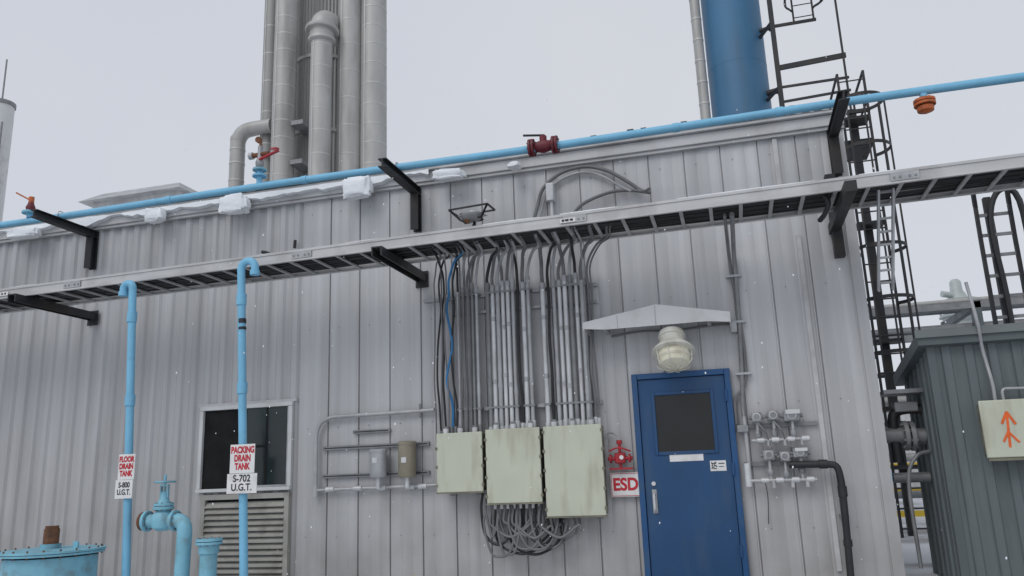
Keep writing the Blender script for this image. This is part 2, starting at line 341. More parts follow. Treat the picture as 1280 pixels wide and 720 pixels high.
for i in range(18):
    yy=-1.11+i*.033;lay=i%2
    mm=cableG if i%4==1 else cableK
    rr=R(.013,.023)
    T.tube('grey_cables' if mm is cableG else 'cables',[(x0+k*.9,yy+R(-.014,.014),3.558+rr+R(0,.012)+(.02 if lay else 0)) for k in range(31)],rr,mm,6,2)
x=-17
while x<x1:
    if random.random()<.7:
        l=R(.3,1.3);T.tube('snow_on_rail',[(x,-1.16,3.652),(x+l*.3,-1.158,3.655),(x+l*.7,-1.158,3.655),(x+l,-1.16,3.650)],R(.006,.012),snow,6,2)
    x+=R(.8,1.8)
for x in(-8.55,-1.5): 
    T.box('tray_labels',x,x+.16,-1.186,-1.1795,3.555,3.60,whiteS)
    for k in range(3): T.box('label_marks',x+.02+k*.045,x+.045+k*.045,-1.188,-1.1865,3.567,3.59,inkK)
for dx in(0,.13): T.bar('drop_rail',(1.52+dx,-.9,3.6),(1.50+dx,-.3,2.72),.02,.05,galv)
for k in range(8):
    t=k/8+.05;T.bar('drop_rungs',(1.52,-.9+.6*t,3.6-.88*t),(1.65,-.9+.6*t,3.6-.88*t),.02,.02,galv)
T.tube('drop_cable',[(1.0,-1.0,3.6),(1.05,-1.0,3.48),(1.02,-.9,3.40),(.98,-.8,3.37)],.025,cableK)
T.done()
# ------------------------------------------------------------------ conduit table
kinds={'g':galv,'l':galvL,'d':galvD,'k':cableK,'b':cableB,'c':cableG}
seq=[(-3.25,'c',.009),(-3.19,'k',.012),(-3.13,'k',.013),(-3.07,'b',.014),(-3.02,'k',.012),(-2.96,'g',.018),(-2.90,'d',.020),(-2.845,'d',.020),(-2.79,'d',.020),(-2.735,'g',.02)]
x=-2.60
pat='lgllglkglldlgllgk'
while x<-2.06: 
    k=pat[len(seq)%len(pat)];seq.append((x,k,R(.021,.027) if k!='k' else .017));x+=.060
x=-1.95
while x<-1.50:
    k=pat[(len(seq)+3)%len(pat)];seq.append((x,k,R(.021,.028) if k!='k' else .017));x+=.064
seq+=[(-1.475,'d',.016),(-1.43,'c',.013),(-1.395,'c',.010)]
YC=-.13
# ------------------------------------------------------------------ electrical boxes
def ebox(x0,x1,z0,z1):
    b=O('electrical_enclosure');d=.25
    b.box('body',x0+.012,x1-.012,-d+.035,-.03,z0+.012,z1-.012,creamE,.006)
    b.box('lid',x0,x1,-d,-d+.03,z0,z1,cream,.008)
    b.box('lid_gasket',x0+.006,x1-.006,-d+.0305,-d+.0345,z0+.006,z1-.006,inkK)
    b.box('mount_ears',x0+.08,x0+.14,-.03,-.004,z0-.04,z1+.03,galvD);b.box('mount_ears',x1-.14,x1-.08,-.03,-.004,z0-.04,z1+.03,galvD)
    k=0
    while z0+.07+k*.2<z1: 
        b.box('clamps',x0-.012,x0+.012,-d-.008,-d+.05,z0+.06+k*.2,z0+.09+k*.2,creamE);b.box('clamps',x1-.012,x1+.012,-d-.008,-d+.05,z0+.06+k*.2,z0+.09+k*.2,creamE);k+=1
    for xx,kk,rr in seq:
        if x0<xx<x1:
            h=R(.03,.09);b.cyl('hubs',(xx,YC,z1-.014),(xx,YC,z1+h),rr+.009,galvL if kk!='k' else galvD,None,10)
    for t in(.18,.5,.82):
        xx=x0+(x1-x0)*t;b.cyl('large_hubs',(xx,-.19,z1-.014),(xx,-.19,z1+.05),.034,galvL,None,12);b.cyl('large_hub_nuts',(xx,-.19,z1+.05),(xx,-.19,z1+.075),.026,galvD,None,6)
    b.box('bottom_lip',x0-.01,x1+.01,-d-.006,-d+.02,z0-.012,z0-.001,creamE)
    b.done()
ebox(-3.21,-2.68,.96,1.60);ebox(-2.64,-2.03,.83,1.615);ebox(-1.99,-1.36,.68,1.615)
# ------------------------------------------------------------------ conduit bundle
K=O('conduit_bundle')
nm={'g':'rigid_conduit','l':'light_rigid_conduit','d':'dark_conduit','k':'black_flex_cable','b':'blue_cable','c':'grey_flex_cable'}
def over(x,xt,r,m,n,z0):
    lift=R(-.03,.05);ty=R(-1.05,-.75)
    K.tube(n,[(x,YC,z0),(x,YC-.01,3.34),(x+(xt-x)*.15,-.22,3.44+lift*.5),(x+(xt-x)*.5,-.45,3.515+lift*.3),(x+(xt-x)*.85,-.62,3.535),(xt,ty,3.60),(xt+.25,ty-.02,3.625)],r,m,8,5)
for i,(x,k,r) in enumerate(seq):
    m=kinds[k];n=nm[k]
    xt=x+.14+R(-.08,.26)
    rigid=k in'gld'
    if rigid:
        top=3.22+R(-.03,.08)
        K.cyl(n,(x,YC,1.58),(x,YC,top),r,m,None,12)
        for q in(R(1.95,2.2),R(2.6,2.85)): K.cyl('couplings' if k!='d' else 'dark_couplings',(x,YC,q),(x,YC,q+.05),r*1.18,m,None,12)
        K.cyl('couplings' if k!='d' else 'dark_couplings',(x,YC,top-.05),(x,YC,top+.02),r*1.25,m,None,12)
        cm,cn=((cableG,'transition_grey') if i%5 else (cableK,'transition_black'))
        if i%3==0: cm,cn=galv,'bent_conduit'
        over(x,xt,r*.8,cm,cn,top)
    else:
        w=.04 if k!='c' else .012
        if k=='k' and x>-2.7: w=.01
        K.tube(n,[(x,YC,1.5),(x+R(-w,w),YC+.01,1.9),(x+R(-w,w),YC-.04,2.2),(x+R(-w,w),YC-.03,2.6),(x+R(-w,w),YC,3.0),(x,YC,3.2)],r,m,8,5)
        over(x,xt,r,m,n,3.2)
for x,y,dx in((-2.93,-.17,.0),(-2.875,-.175,.01),(-2.815,-.17,0),(-3.1,-.17,.02),(-3.16,-.16,-.01)):
    K.tube('grey_flex_cable',[(x,y,1.5),(x+dx,y,2.0),(x-dx,y,2.7),(x,y,3.2)],.010,cableG,8,4);over(x,x+.2,.010,cableG,'grey_flex_cable',3.2)
K.box('strut_rail',-3.42,-1.34,-.06,-.006,3.15,3.19,galv);K.box('strut_rail',-3.05,-1.36,-.06,-.006,2.96,2.99,galvD);K.box('strut_rail',-3.05,-1.36,-.06,-.006,1.84,1.88,galv)
for x,k,r in seq:
    if k in 'gld':
        for z in (3.155,1.845): K.box('conduit_clamps',x-r-.01,x+r+.01,YC-r-.004,-.06,z+.003,z+.025,galvD)
K.done()
# ------------------------------------------------------------------ hanging loops
H=O('hanging_cable_loops')
for i in range(14):
    xa=-2.72+i*.05;za=.83 if xa>-2.64 else .95
    xb=xa+R(.12,.6);bot=R(.29,.52)
    zb=.69 if xb>-2.02 else .84
    y=-.14+R(-.07,.05)
    kk=i%3==0
    H.tube('loops_black' if kk else 'loops_grey',[(xa,-.13,za),(xa-.02,y,za-.18),(xa+.02,y,bot+.1),((xa+xb)/2,y-.03,bot),(xb-.02,y,bot+.12),(xb,y,zb-.15),(xb-.03,-.12,zb)],R(.011,.016),cableK if kk else cableG,8,6)
for i in range(5):
    xc=-2.55+i*.14+R(-.04,.04);w=R(.12,.22);bot=R(.28,.4)
    H.tube('loops_grey',[(xc-w,-.12,.8),(xc-w*1.05,-.18,.6),(xc-w*.6,-.2,bot+.04),(xc,-.2,bot),(xc+w*.6,-.2,bot+.05),(xc+w,-.17,.6),(xc+w*.9,-.12,.8)],.013,cableG,8,6)
for i in range(8): H.cyl('glands',(-2.58+i*.07,-.13,.83),(-2.58+i*.07,-.13,.77),.02,galvL,None,8)
H.box('loop_strap',-2.6,-2.05,-.06,-.006,.60,.625,galvD)
H.done()
U=O('flexible_conduit_loop')
U.tube('outer_loop',[(-1.98,-.6,3.6),(-2.0,-.25,3.9),(-1.98,-.07,4.15),(-1.9,-.06,4.38),(-1.68,-.06,4.54),(-1.4,-.06,4.58),(-1.15,-.06,4.50),(-.93,-.07,4.34),(-.75,-.1,4.18),(-.66,-.3,4.12)],.021,cableG,10)
U.tube('outer_loop_twin',[(-1.9,-.6,3.6),(-1.93,-.25,3.92),(-1.92,-.07,4.15),(-1.84,-.05,4.36),(-1.65,-.05,4.48),(-1.42,-.05,4.52),(-1.2,-.05,4.44),(-1.0,-.07,4.28),(-.88,-.09,4.2)],.014,galv,8)
U.tube('inner_loop',[(-1.62,-.5,3.6),(-1.58,-.1,3.95),(-1.45,-.07,4.12),(-1.15,-.07,4.22),(-.9,-.07,4.22),(-.66,-.12,4.14)],.02,cableG,10)
U.box('junction_fitting',-1.86,-1.77,-.12,-.006,4.2,4.42,galvL,.01);U.cyl('junction_hub',(-1.81,-.06,4.2),(-1.81,-.06,3.7),.02,galvL)
U.done()
G=O('floodlight')
G.mesh('reflector',[(-2.80,-.42,3.98),(-2.56,-.42,4.0),(-2.56,-.28,4.0),(-2.80,-.28,3.98)],[(0,1,2,3)],black)
for a,b_ in (((-2.92,-.5,4.10),(-2.46,-.5,4.12)),((-2.92,-.5,4.10),(-2.80,-.42,3.98)),((-2.46,-.5,4.12),(-2.56,-.42,4.0)),((-2.92,-.2,4.12),(-2.46,-.2,4.14)),((-2.92,-.2,4.12),(-2.92,-.5,4.10)),((-2.46,-.2,4.14),(-2.46,-.5,4.12)),((-2.80,-.42,3.98),(-2.56,-.42,4.0))): G.bar('frame',a,b_,.018,.018,black)
G.lathe('lamp_head',(-2.69,-.35,3.97),(0,-.2,1),[(.05,0),(.11,.03),(.14,.09),(.14,.11)],galv,16);G.cyl('lamp_lens',(-2.72,-.44,3.965),(-2.72,-.455,3.96),.03,rust)
G.mesh('snow_fill',[(-2.84,-.45,4.03),(-2.54,-.45,4.05),(-2.54,-.22,4.07),(-2.84,-.22,4.05),(-2.70,-.35,4.115)],[(0,1,4),(1,2,4),(2,3,4),(3,0,4)],snow,True)
G.bar('yoke',(-2.66,-.35,3.96),(-2.66,-.6,3.63),.03,.03,black);G.done()
S_=O('flex_cable_stub');S_.tube('stub',[(-5.62,-.05,4.02),(-5.55,-.06,4.0),(-5.47,-.08,3.95),(-5.40,-.05,3.88)],.022,cableK)
S_.tube('stub_tip',[(-5.15,-.05,4.12),(-5.15,-.06,4.02)],.02,cableK,8,3,False);S_.done()
# ------------------------------------------------------------------ left conduit assembly
J=O('wall_conduit_loop')
J.tube('conduit',[(-3.3,-.06,1.885),(-3.45,-.06,1.88),(-4.45,-.06,1.87),(-4.62,-.06,1.86),(-4.74,-.06,1.80),(-4.79,-.06,1.68),(-4.795,-.06,1.5),(-4.79,-.06,1.1),(-4.79,-.06,1.0)],.023,galvM,10)
J.cyl('drip_leg',(-4.79,-.06,1.06),(-4.79,-.06,.96),.032,galvM)
J.cyl('return_conduit',(-4.79,-.06,1.03),(-3.2,-.06,1.045),.02,galvM)
for x in(-4.6,-4.25,-3.95,-3.6,-3.45): J.cyl('fittings',(x-.05,-.06,1.035),(x+.05,-.06,1.037),.031,galvL)
J.box('strut',-4.33,-3.86,-.04,-.005,1.66,1.70,galvD);J.box('strut',-4.72,-3.38,-.04,-.005,1.485,1.53,galvD);J.box('strut',-4.72,-3.38,-.04,-.005,1.165,1.205,galv)
for x0_,x1_,z_ in((-4.31,-3.88,1.68),(-4.7,-3.4,1.507),(-4.7,-3.4,1.185)): J.box('strut_slots',x0_,x1_,-.0415,-.0402,z_-.006,z_+.006,inkK)
J.cyl('conduit_clip',(-3.47,-.07,1.80),(-3.47,-.07,1.96),.012,galvD);J.done()
for x,m,r,z0,z1,y in((-3.96,galv,.095,1.15,1.47,-.14),(-3.60,tan,.10,1.14,1.54,-.15)):
    b=O('junction_canister')
    b.lathe('canister',(x,y,z0),(0,0,1),[(r*.85,0),(r,.02),(r,z1-z0-.04),(r*1.06,z1-z0-.04),(r*1.06,z1-z0-.01),(r*.9,z1-z0)],m,24)
    b.cyl('lower_nipple',(x,y,z0),(x,y,1.03),.025,galvL);b.box('mount_plate',x-.05,x+.05,y+r*.7,-.04,z0+.05,z1-.05,galvD)
    b.box('nameplate',x-.03,x+.03,y-r-.003,y-r+.006,z0+.16,z0+.22,galvL);b.done()
# ------------------------------------------------------------------ signs
b=O('esd_sign');X0,X1=-1.325,-1.01;Z0,Z1=.855,1.105;ys=-.06
b.box('panel',X0,X1,ys,ys+.006,Z0,Z1,whiteS,.002)
b.box('border',X0+.007,X1-.007,ys-.0015,ys-.0002,Z1-.014,Z1-.008,inkR);b.box('border',X0+.007,X1-.007,ys-.0015,ys-.0002,Z0+.008,Z0+.014,inkR)
b.box('border',X0+.007,X0+.013,ys-.0015,ys-.0002,Z0+.0145,Z1-.0145,inkR);b.box('border',X1-.013,X1-.007,ys-.0015,ys-.0002,Z0+.0145,Z1-.0145,inkR)
b.box('standoff',-1.3,-1.08,ys+.0062,-.0,.95,.98,galv)
b.text('lettering','ESD',(X0+X1)/2,ys-.0025,.978,.175,inkR,.006,1,0,.9);b.done()
def goose(xt,xb,zt,y,hook):
    g=O('gooseneck_vent_pipe')
    rr=.085 if hook>0 else .06;zc=zt-rr
    g.tube('standpipe',[(xb,y,-.02),(xb+(xt-xb)*.33,y,zc*.33),(xb+(xt-xb)*.66,y,zc*.66),(xt,y,zc)],.042,pipeB,14,4)
    arc=[(xt+hook*rr*(1-math.cos(q)),y,zc+rr*math.sin(q)) for q in[i*math.pi/10 for i in range(11)]]
    arc=[(xt,y,zc-.02)]+arc+[(arc[-1][0],y,zc-.05)]
    g.tube('hook',arc,.0425,pipeB,14,2)
    e=arc[-1];g.cyl('hook_mouth',(e[0],y,e[2]+.02),(e[0],y,e[2]-.03),.052,pipeB)
    for q in(.9,.62): 
        xx=xb+(xt-xb)*q;g.cyl('couplings',(xx,y,zc*q-.06),(xx,y,zc*q+.06),.053,pipeB)
    return g
goose(-6.43,-6.235,3.40,-1.35,-1).done()
g=goose(-5.03,-4.84,3.50,-1.35,1)
g.cyl('black_band',(-4.995,-1.35,2.86),(-4.99,-1.35,2.81),.0435,inkK);g.cyl('black_band',(-4.99,-1.35,2.77),(-4.987,-1.35,2.74),.0435,inkK);g.done()
y=-1.405
b=O('floor_drain_tank_sign');xc=-6.295
b.box('panel_upper',xc-.10,xc+.105,y,y+.006,1.225,1.49,whiteS);b.box('panel_lower',xc-.115,xc+.10,y-.008,y-.002,1.03,1.222,whiteS)
b.text('lettering_red','FLOOR\nDRAIN\nTANK',xc,y-.0015,1.36,.078,inkR,.004,.95,0,.74);b.text('lettering_black','S-800\nU.G.T.',xc-.005,y-.0095,1.13,.078,inkK,.002,.95,0,.8)
b.box('strap',xc-.06,xc+.06,y+.0065,y+.015,1.4,1.42,galv);b.done()
b=O('packing_drain_tank_sign');xc=-4.885
b.box('panel_upper',xc-.145,xc+.14,y,y+.006,1.24,1.53,whiteS);b.box('panel_lower',xc-.165,xc+.18,y-.008,y-.002,1.04,1.236,whiteS)
b.text('lettering_red','PACKING\nDRAIN\nTANK',xc,y-.0015,1.388,.09,inkR,.004,.92,0,.70);b.text('lettering_black','S-702\nU.G.T.',xc+.005,y-.0095,1.142,.097,inkK,.002,.9,0,.92)
b.box('strap',xc-.06,xc+.06,y+.0065,y+.015,1.45,1.47,galv);b.done()
# ------------------------------------------------------------------ red shutdown valve
A=O('manual_shutdown_valve');x=-1.20
A.box('body',x-.055,x+.055,-.14,-.05,1.20,1.31,red,.012);A.cyl('stem',(x,-.1,1.31),(x,-.1,1.42),.016,red);A.cyl('cap',(x,-.1,1.40),(x,-.1,1.44),.03,red)
A.cyl('side_port',(x-.13,-.1,1.25),(x+.13,-.1,1.25),.02,red);flange(A,'side_flange',(x+.1,-.1,1.25),(1,0,0),.045,.015,red,6);flange(A,'side_flange',(x-.1,-.1,1.25),(1,0,0),.045,.015,red,6)
A.tube('handle',[(x-.11,-.15,1.33),(x,-.17,1.36),(x+.12,-.15,1.32)],.009,red);A.tube('copper_line',[(x,-.1,1.42),(x-.03,-.08,1.5),(x-.12,-.05,1.52),(x-.15,-.05,1.45)],.009,galv)
A.box('lower_bar',x-.12,x+.13,-.12,-.1,1.135,1.155,red);A.cyl('lower_stem',(x,-.1,1.2),(x,-.1,1.15),.014,red);A.cyl('dial',(x+.02,-.142,1.26),(x+.02,-.155,1.26),.022,whiteS)
A.box('bracket',x-.04,x+.04,-.05,-.005,1.2,1.3,galvD);A.done()
# ------------------------------------------------------------------ instrument manifold
I=O('gas_detector_manifold')
def inst(x,z,w,h=.10,lit=False):
    I.box('instrument_bodies',x-w/2,x+w/2,-.16,-.06,z-h/2,z+h/2,gaugeM,.01)
    I.lathe('instrument_bezels',(x,-.16,z+.005),(0,-1,0),[(h*.42,0),(h*.42,.010),(h*.34,.012)],galvM,16)
    I.cyl('instrument_faces',(x,-.1725,z+.005),(x,-.1735,z+.005),h*.30,whiteS if lit else galvD,None,14)
    I.cyl('instrument_hubs',(x-w/2-.025,-.11,z),(x+w/2+.025,-.11,z),.02,galvD,None,10)
    I.cyl('instrument_stems',(x,-.11,z-h/2),(x,-.11,z-.2),.016,galvM)
    I.lathe('sensor_bodies',(x,-.11,z-.2),(0,0,1),[(.028,0),(.034,.02),(.034,.05),(.02,.07)],gaugeM,12)
for x,z,w in((.22,1.60,.10),(.38,1.61,.11)): inst(x,z,w)
inst(.56,1.60,.16,.11,True);I.box('display_boxes',.50,.64,-.18,-.161,1.615,1.66,white,.004)
inst(.30,1.22,.11);inst(.45,1.20,.10);inst(.60,1.23,.14,.09,True);I.box('display_boxes',.55,.67,-.18,-.161,1.245,1.28,white,.004)
I.cyl('upper_header',(.15,-.11,1.37),(.70,-.11,1.37),.018,galvM);I.cyl('lower_header',(.08,-.11,.975),(.73,-.11,.97),.018,galvM)
for x in(.24,.38,.53,.67): I.cyl('tees',(x-.035,-.11,1.37),(x+.035,-.11,1.37),.029,galvL,None,10);I.cyl('tees',(x-.035,-.11,.973),(x+.035,-.11,.973),.029,galvL,None,10)
for x in(.22,.38,.56): I.cyl('risers',(x,-.11,1.37),(x,-.11,1.44),.015,galvM,None,10)
for x in(.30,.45,.60): I.cyl('risers',(x,-.11,.97),(x,-.11,1.05),.015,galvM,None,10)
for x in(.32,.5,.64): I.cyl('drain_cups',(x,-.11,.97),(x,-.11,.9),.020,galvM,None,10)
for x in(.31,.47,.63): I.cyl('drain_cups',(x,-.11,1.37),(x,-.11,1.31),.018,galvM,None,10)
I.cyl('upper_left_leg',(.1,-.09,1.15),(.1,-.09,1.62),.022,galvM);I.cyl('lower_left_leg',(.08,-.1,.92),(.08,-.1,1.15),.034,galvL)
I.box('relay_box',.02,.13,-.14,-.03,1.46,1.53,gaugeM,.006)
I.box('strut',.05,.8,-.04,-.006,1.50,1.54,galvD);I.box('strut',.05,.8,-.04,-.006,1.12,1.16,galvD)
for pts in ([(.5,-.12,1.37),(.52,-.14,1.30),(.6,-.13,1.27),(.62,-.1,1.2)],[(.34,-.12,1.37),(.33,-.14,1.3),(.29,-.13,1.27),(.3,-.1,1.22)],[(.22,-.17,1.55),(.27,-.18,1.48),(.3,-.15,1.43),(.31,-.12,1.37)],[(.38,-.17,1.55),(.44,-.18,1.47),(.46,-.15,1.42),(.47,-.12,1.37)]): I.tube('tubing',pts,.008,galvD)
I.tube('wire',[(.24,-.12,.95),(.25,-.05,.8),(.23,-.02,.55)],.004,cableK,5)
I.done()
Cn=O('wall_conduit')
Cn.tube('conduit_a',[(.17,-.85,3.56),(.17,-.4,3.48),(.165,-.07,3.35),(.16,-.05,3.0),(.13,-.05,2.2),(.10,-.05,1.75),(.10,-.09,1.6)],.024,galvD,10)
Cn.tube('conduit_b',[(.10,-.85,3.56),(.105,-.4,3.48),(.11,-.07,3.33),(.12,-.05,3.1),(.16,-.05,2.6),(.17,-.05,2.2),(.14,-.05,1.95),(.03,-.05,1.8),(.02,-.05,1.55)],.016,cableG,8)
for z in(3.1,2.6,2.05): Cn.box('clips',.06,.22,-.075,-.006,z,z+.025,galv)
Cn.box('pull_fitting',.05,.12,-.09,-.006,2.5,2.62,galv,.01);Cn.done()
Hs=O('drain_pipe')
Hs.tube('pipe',[(.48,-.16,1.12),(.7,-.16,1.115),(.84,-.16,1.11),(.915,-.16,1.09),(.94,-.16,1.0),(.945,-.16,.8),(.93,-.16,.3),(.92,-.16,-.02)],.034,cableK,12)
Hs.cyl('joint',(.945,-.16,.9),(.945,-.16,.8),.044,cableK);Hs.cyl('end_cap',(.76,-.16,1.115),(.84,-.16,1.113),.044,cableK);Hs.cyl('joint',(.935,-.16,.4),(.934,-.16,.34),.042,cableK)
Hs.box('bracket',.9,.98,-.13,-.006,.6,.63,galvD);Hs.done()
# ------------------------------------------------------------------ foreground tank & valves
Tk=O('underground_tank_manway');c=(-6.96,-1.62)
Tk.lathe('riser',(c[0],c[1],-.02),(0,0,1),[(.44,0),(.44,.5)],tankB,40)
Tk.lathe('flange_lower',(c[0],c[1],.50),(0,0,1),[(.50,0),(.50,.022)],tankB,40);Tk.lathe('cover_plate',(c[0],c[1],.527),(0,0,1),[(.51,0),(.51,.020),(.3,.026),(.01,.028)],tankB,40)
for k in range(20):
    q=2*math.pi*k/20;Tk.cyl('bolts',(c[0]+.47*math.cos(q),c[1]+.47*math.sin(q),.48),(c[0]+.47*math.cos(q),c[1]+.47*math.sin(q),.565),.009,rust,None,6)
Tk.cyl('nozzle',(c[0]-.02,c[1],.55),(c[0]-.02,c[1],.60),.1,tankB);Tk.cyl('rusty_stub',(c[0]-.02,c[1],.60),(c[0]-.02,c[1],.75),.075,rust);Tk.cyl('rusty_cap',(c[0]-.02,c[1],.75),(c[0]-.02,c[1],.78),.065,rust)
Tk.bar('lifting_lug',(c[0]+.3,c[1],.55),(c[0]+.3,c[1],.62),.06,.02,tankB);Tk.done()
V=O('gate_valve');x,y,z=-5.84,-1.35,.80
V.lathe('body',(x,y,z-.11),(0,0,1),[(.05,0),(.1,.03),(.12,.1),(.11,.16),(.07,.2),(.07,.22)],tankB,24)
V.lathe('left_port',(x,y,z-.01),(-1,0,0),[(.07,0),(.07,.16)],tankB,20);flange(V,'left_flange',(x-.19,y,z-.01),(1,0,0),.105,.03,tankB,8,galvD);flange(V,'blind_flange',(x-.235,y,z-.01),(1,0,0),.095,.03,rust,8,rust)
V.cyl('plug',(x-.25,y,z-.01),(x-.30,y,z-.01),.04,orange)
flange(V,'bonnet_flange',(x,y,z+.12),(0,0,1),.105,.03,tankB,8,galvD);flange(V,'bonnet_flange',(x,y,z+.155),(0,0,1),.10,.025,tankB,8,galvD)
V.lathe('bonnet',(x,y,z+.165),(0,0,1),[(.07,0),(.045,.05),(.035,.1),(.04,.12)],tankB,16);V.cyl('stem',(x,y,z+.25),(x,y,z+.46),.014,tankB)
V.box('yoke',x-.05,x-.035,y-.012,y+.012,z+.22,z+.34,tankB);V.box('yoke',x+.035,x+.05,y-.012,y+.012,z+.22,z+.34,tankB);V.box('yoke_top',x-.05,x+.05,y-.015,y+.015,z+.341,z+.36,tankB)
V.tube('handwheel',[(x+.1*math.cos(q*math.pi/8),y+.1*math.sin(q*math.pi/8),z+.385) for q in range(17)],.011,tankB,8,2);V.bar('wheel_spokes',(x-.1,y,z+.385),(x+.1,y,z+.385),.014,.014,tankB);V.bar('wheel_spokes',(x,y-.1,z+.385),(x,y+.1,z+.385),.014,.014,tankB)
flange(V,'right_flange',(x+.15,y,z-.01),(1,0,0),.105,.03,tankB,8,galvD)
V.tube('elbow',[(x+.08,y,z-.01),(x+.17,y,z-.01),(x+.235,y,z-.035),(x+.27,y,z-.10),(x+.27,y,z-.3),(x+.26,y,-.02)],.075,tankB,16);V.done()
Fp=O('flanged_stub_pipe');x=-5.27
Fp.cyl('pipe',(x,-1.35,-.02),(x,-1.35,.56),.085,tankB,None,20);flange(Fp,'flange',(x,-1.35,.56),(0,0,1),.13,.025,tankB,8,galvD);flange(Fp,'cover',(x,-1.35,.592),(0,0,1),.13,.025,tankB,8,galvD);Fp.cyl('neck',(x,-1.35,.46),(x,-1.35,.55),.1,tankB);Fp.done()
b=O('bollard');b.lathe('post',(-2.77,-2.0,-.02),(0,0,1),[(.055,0),(.055,.27),(.045,.31),(.02,.33)],yel,16);b.done()
# ------------------------------------------------------------------ snow on roof edge
Sn=O('roof_edge_snow')
def lump(cx,cy,cz,sx,sy,sz,n='snow_clumps'):
    vs=[];fs=[];a,bn=26,16
    for j in range(bn+1):
        th=math.pi*j/bn
        for i in range(a):
            ph=2*math.pi*i/a
            d=Vector((math.sin(th)*math.cos(ph),math.sin(th)*math.sin(ph),math.cos(th)))
            d2=Vector([math.copysign(abs(q)**.45,q) for q in d])
            k=1+.25*mathutils.noise.noise(d*1.7+Vector((cx*3,cz,cy)))+.16*mathutils.noise.noise(d*5+Vector((cx*5,1,2)))
            vs.append((cx+d2.x*sx*k,cy+d2.y*sy*k,cz+d2.z*sz*k))
    for j in range(bn):
        for i in range(a): fs.append((j*a+i,(j+1)*a+i,(j+1)*a+(i+1)%a,j*a+(i+1)%a))
    Sn.mesh(n,vs,fs,snow,True)
for cx,w,h in((-4.22,.18,.13),(-5.95,.19,.12),(-7.15,.12,.10),(-3.02,.18,.06),(-9.3,.25,.06),(-2.2,.07,.03)): lump(cx,-.2,4.65,w,.08,h)
vs=[];fs=[];n=420
for i in range(n+1):
    x=-17.5+i*(19/n);a=mathutils.noise.noise(Vector((x*1.3,3,0)));b_=mathutils.noise.noise(Vector((x*6,9,0)))
    L=x<-3.3
    t=max(.004,(.06 if L else .004)+a*(.05 if L else .03)+b_*.016)
    vs+=[(x,-.13-t*.35,4.83),(x,-.10,4.832+t),(x,.05,4.835+t),(x,.15,4.82)]
for i in range(n):
    for k in range(3): fs.append((i*4+k,(i+1)*4+k,(i+1)*4+k+1,i*4+k+1))
Sn.mesh('snow_ledge',vs,fs,snow,True)
vs=[];fs=[]
for i in range(n+1):
    x=-17.5+i*(14.2/n);a=mathutils.noise.noise(Vector((x*2.1,7,0)))+.3*mathutils.noise.noise(Vector((x*9,2,0)));t=max(.0,.05+a*.1)
    vs+=[(x,-.077,4.80),(x,-.125-t*.3,4.79),(x,-.125-t*.3,4.78-t),(x,-.077,4.77-t)]
for i in range(n):
    for k in range(3): fs.append((i*4+k,(i+1)*4+k,(i+1)*4+k+1,i*4+k+1))
Sn.mesh('snow_curtain',vs,fs,snow,True)
Sn.done()
Rg=O('roof_clips')
x=-1.3
while x<1.2:
    Rg.box('clips',x,x+.05+R(0,.03),-.1,-.04,4.831,4.90+R(0,.05),black);x+=.125+R(0,.05)
Rg.done()
# ------------------------------------------------------------------ exhaust stacks
E=O('exhaust_stack_cluster')
def clad(x9,y,r,z0,z1,step=.62,m=stackM,n='stack_pipe'):
    x=x9*(y+8.735)/17.735
    E.cyl(n,(x,y,z0),(x,y,z1),r,m,None,28)
    z=z0+R(.1,.5)
    while z<z1:
        E.cyl('cladding_bands',(x,y,z),(x,y,z+.03),r*1.015,band,None,28);z+=step+R(-.05,.05)
    E.box('longitudinal_seams',x-r*.35,x-r*.35+.02,y-r*.95-.012,y-r*.8,z0,z1,band)
clad(-11.42,9.3,.22,0,16.5,.9,stackD,'dark_stack_pipe');clad(-10.96,8.75,.31,0,16.5,.5);clad(-9.02,8.9,.32,0,16.5,.75);clad(-8.32,9.1,.345,0,16.5,.55)
vs=[];k=110;cx,cy,cr=-10.35,10.1,.86
for z in(0,16.4):
    for i in range(k):
        q=2*math.pi*i/k;r=1. if i%2 else .955;vs.append((cx+r*cr*math.cos(q),cy+r*cr*math.sin(q),z))
E.mesh('ribbed_core',vs,[(i,(i+1)%k,(i+1)%k+k,i+k) for i in range(k)],stackD)
for z in(5,7.5,10.4,12.6,14.9): E.cyl('core_girts',(cx,cy,z),(cx,cy,z+.09),cr*1.02,band,None,40)
clad(-9.86,8.3,.28,0,12.4,.6)
xe=-9.86*17.035/17.735
E.lathe('elbow_collar',(xe,8.3,12.3),(0,0,1),[(.28,0),(.36,.05),(.36,.12),(.3,.2)],stackM,28)
E.tube('elbow',[(xe,8.3,12.35),(xe,8.3,12.7),(xe,8.42,12.98),(xe,8.75,13.1),(xe,9.3,13.1)],.32,stackM,28)
for q in(.35,.75): E.lathe('elbow_gores',(xe,8.32+q*.2,12.72+q*.25),(0,q,1-q*.6),[(.335,0),(.335,.03)],band,28)
E.lathe('elbow_flange',(xe,8.3,12.62),(0,.1,1),[(.42,0),(.44,.03),(.44,.09),(.34,.12)],stackM,28)
E.tube('side_duct',[(-12.35,9,4.5),(-12.35,9,9.9),(-12.35,9,10.25),(-12.22,9,10.5),(-11.95,9,10.58),(-11.3,9,10.58)],.2,stackM,20)
for z in(8.6,9.1,9.6,10.0): E.cyl('duct_bands',(-12.35,9,z),(-12.35,9,z+.04),.21,band,None,24)
E.box('side_frame',-10.5,-10.15,8.6,9.3,10.3,10.42,galvD);E.box('side_frame',-10.5,-10.15,8.6,9.3,9.2,9.32,galvD);E.box('drain_bracket',-11.75,-11.3,9.0,9.1,9.75,9.83,galvD)
E.done()
Ru=O('rooftop_penthouse')
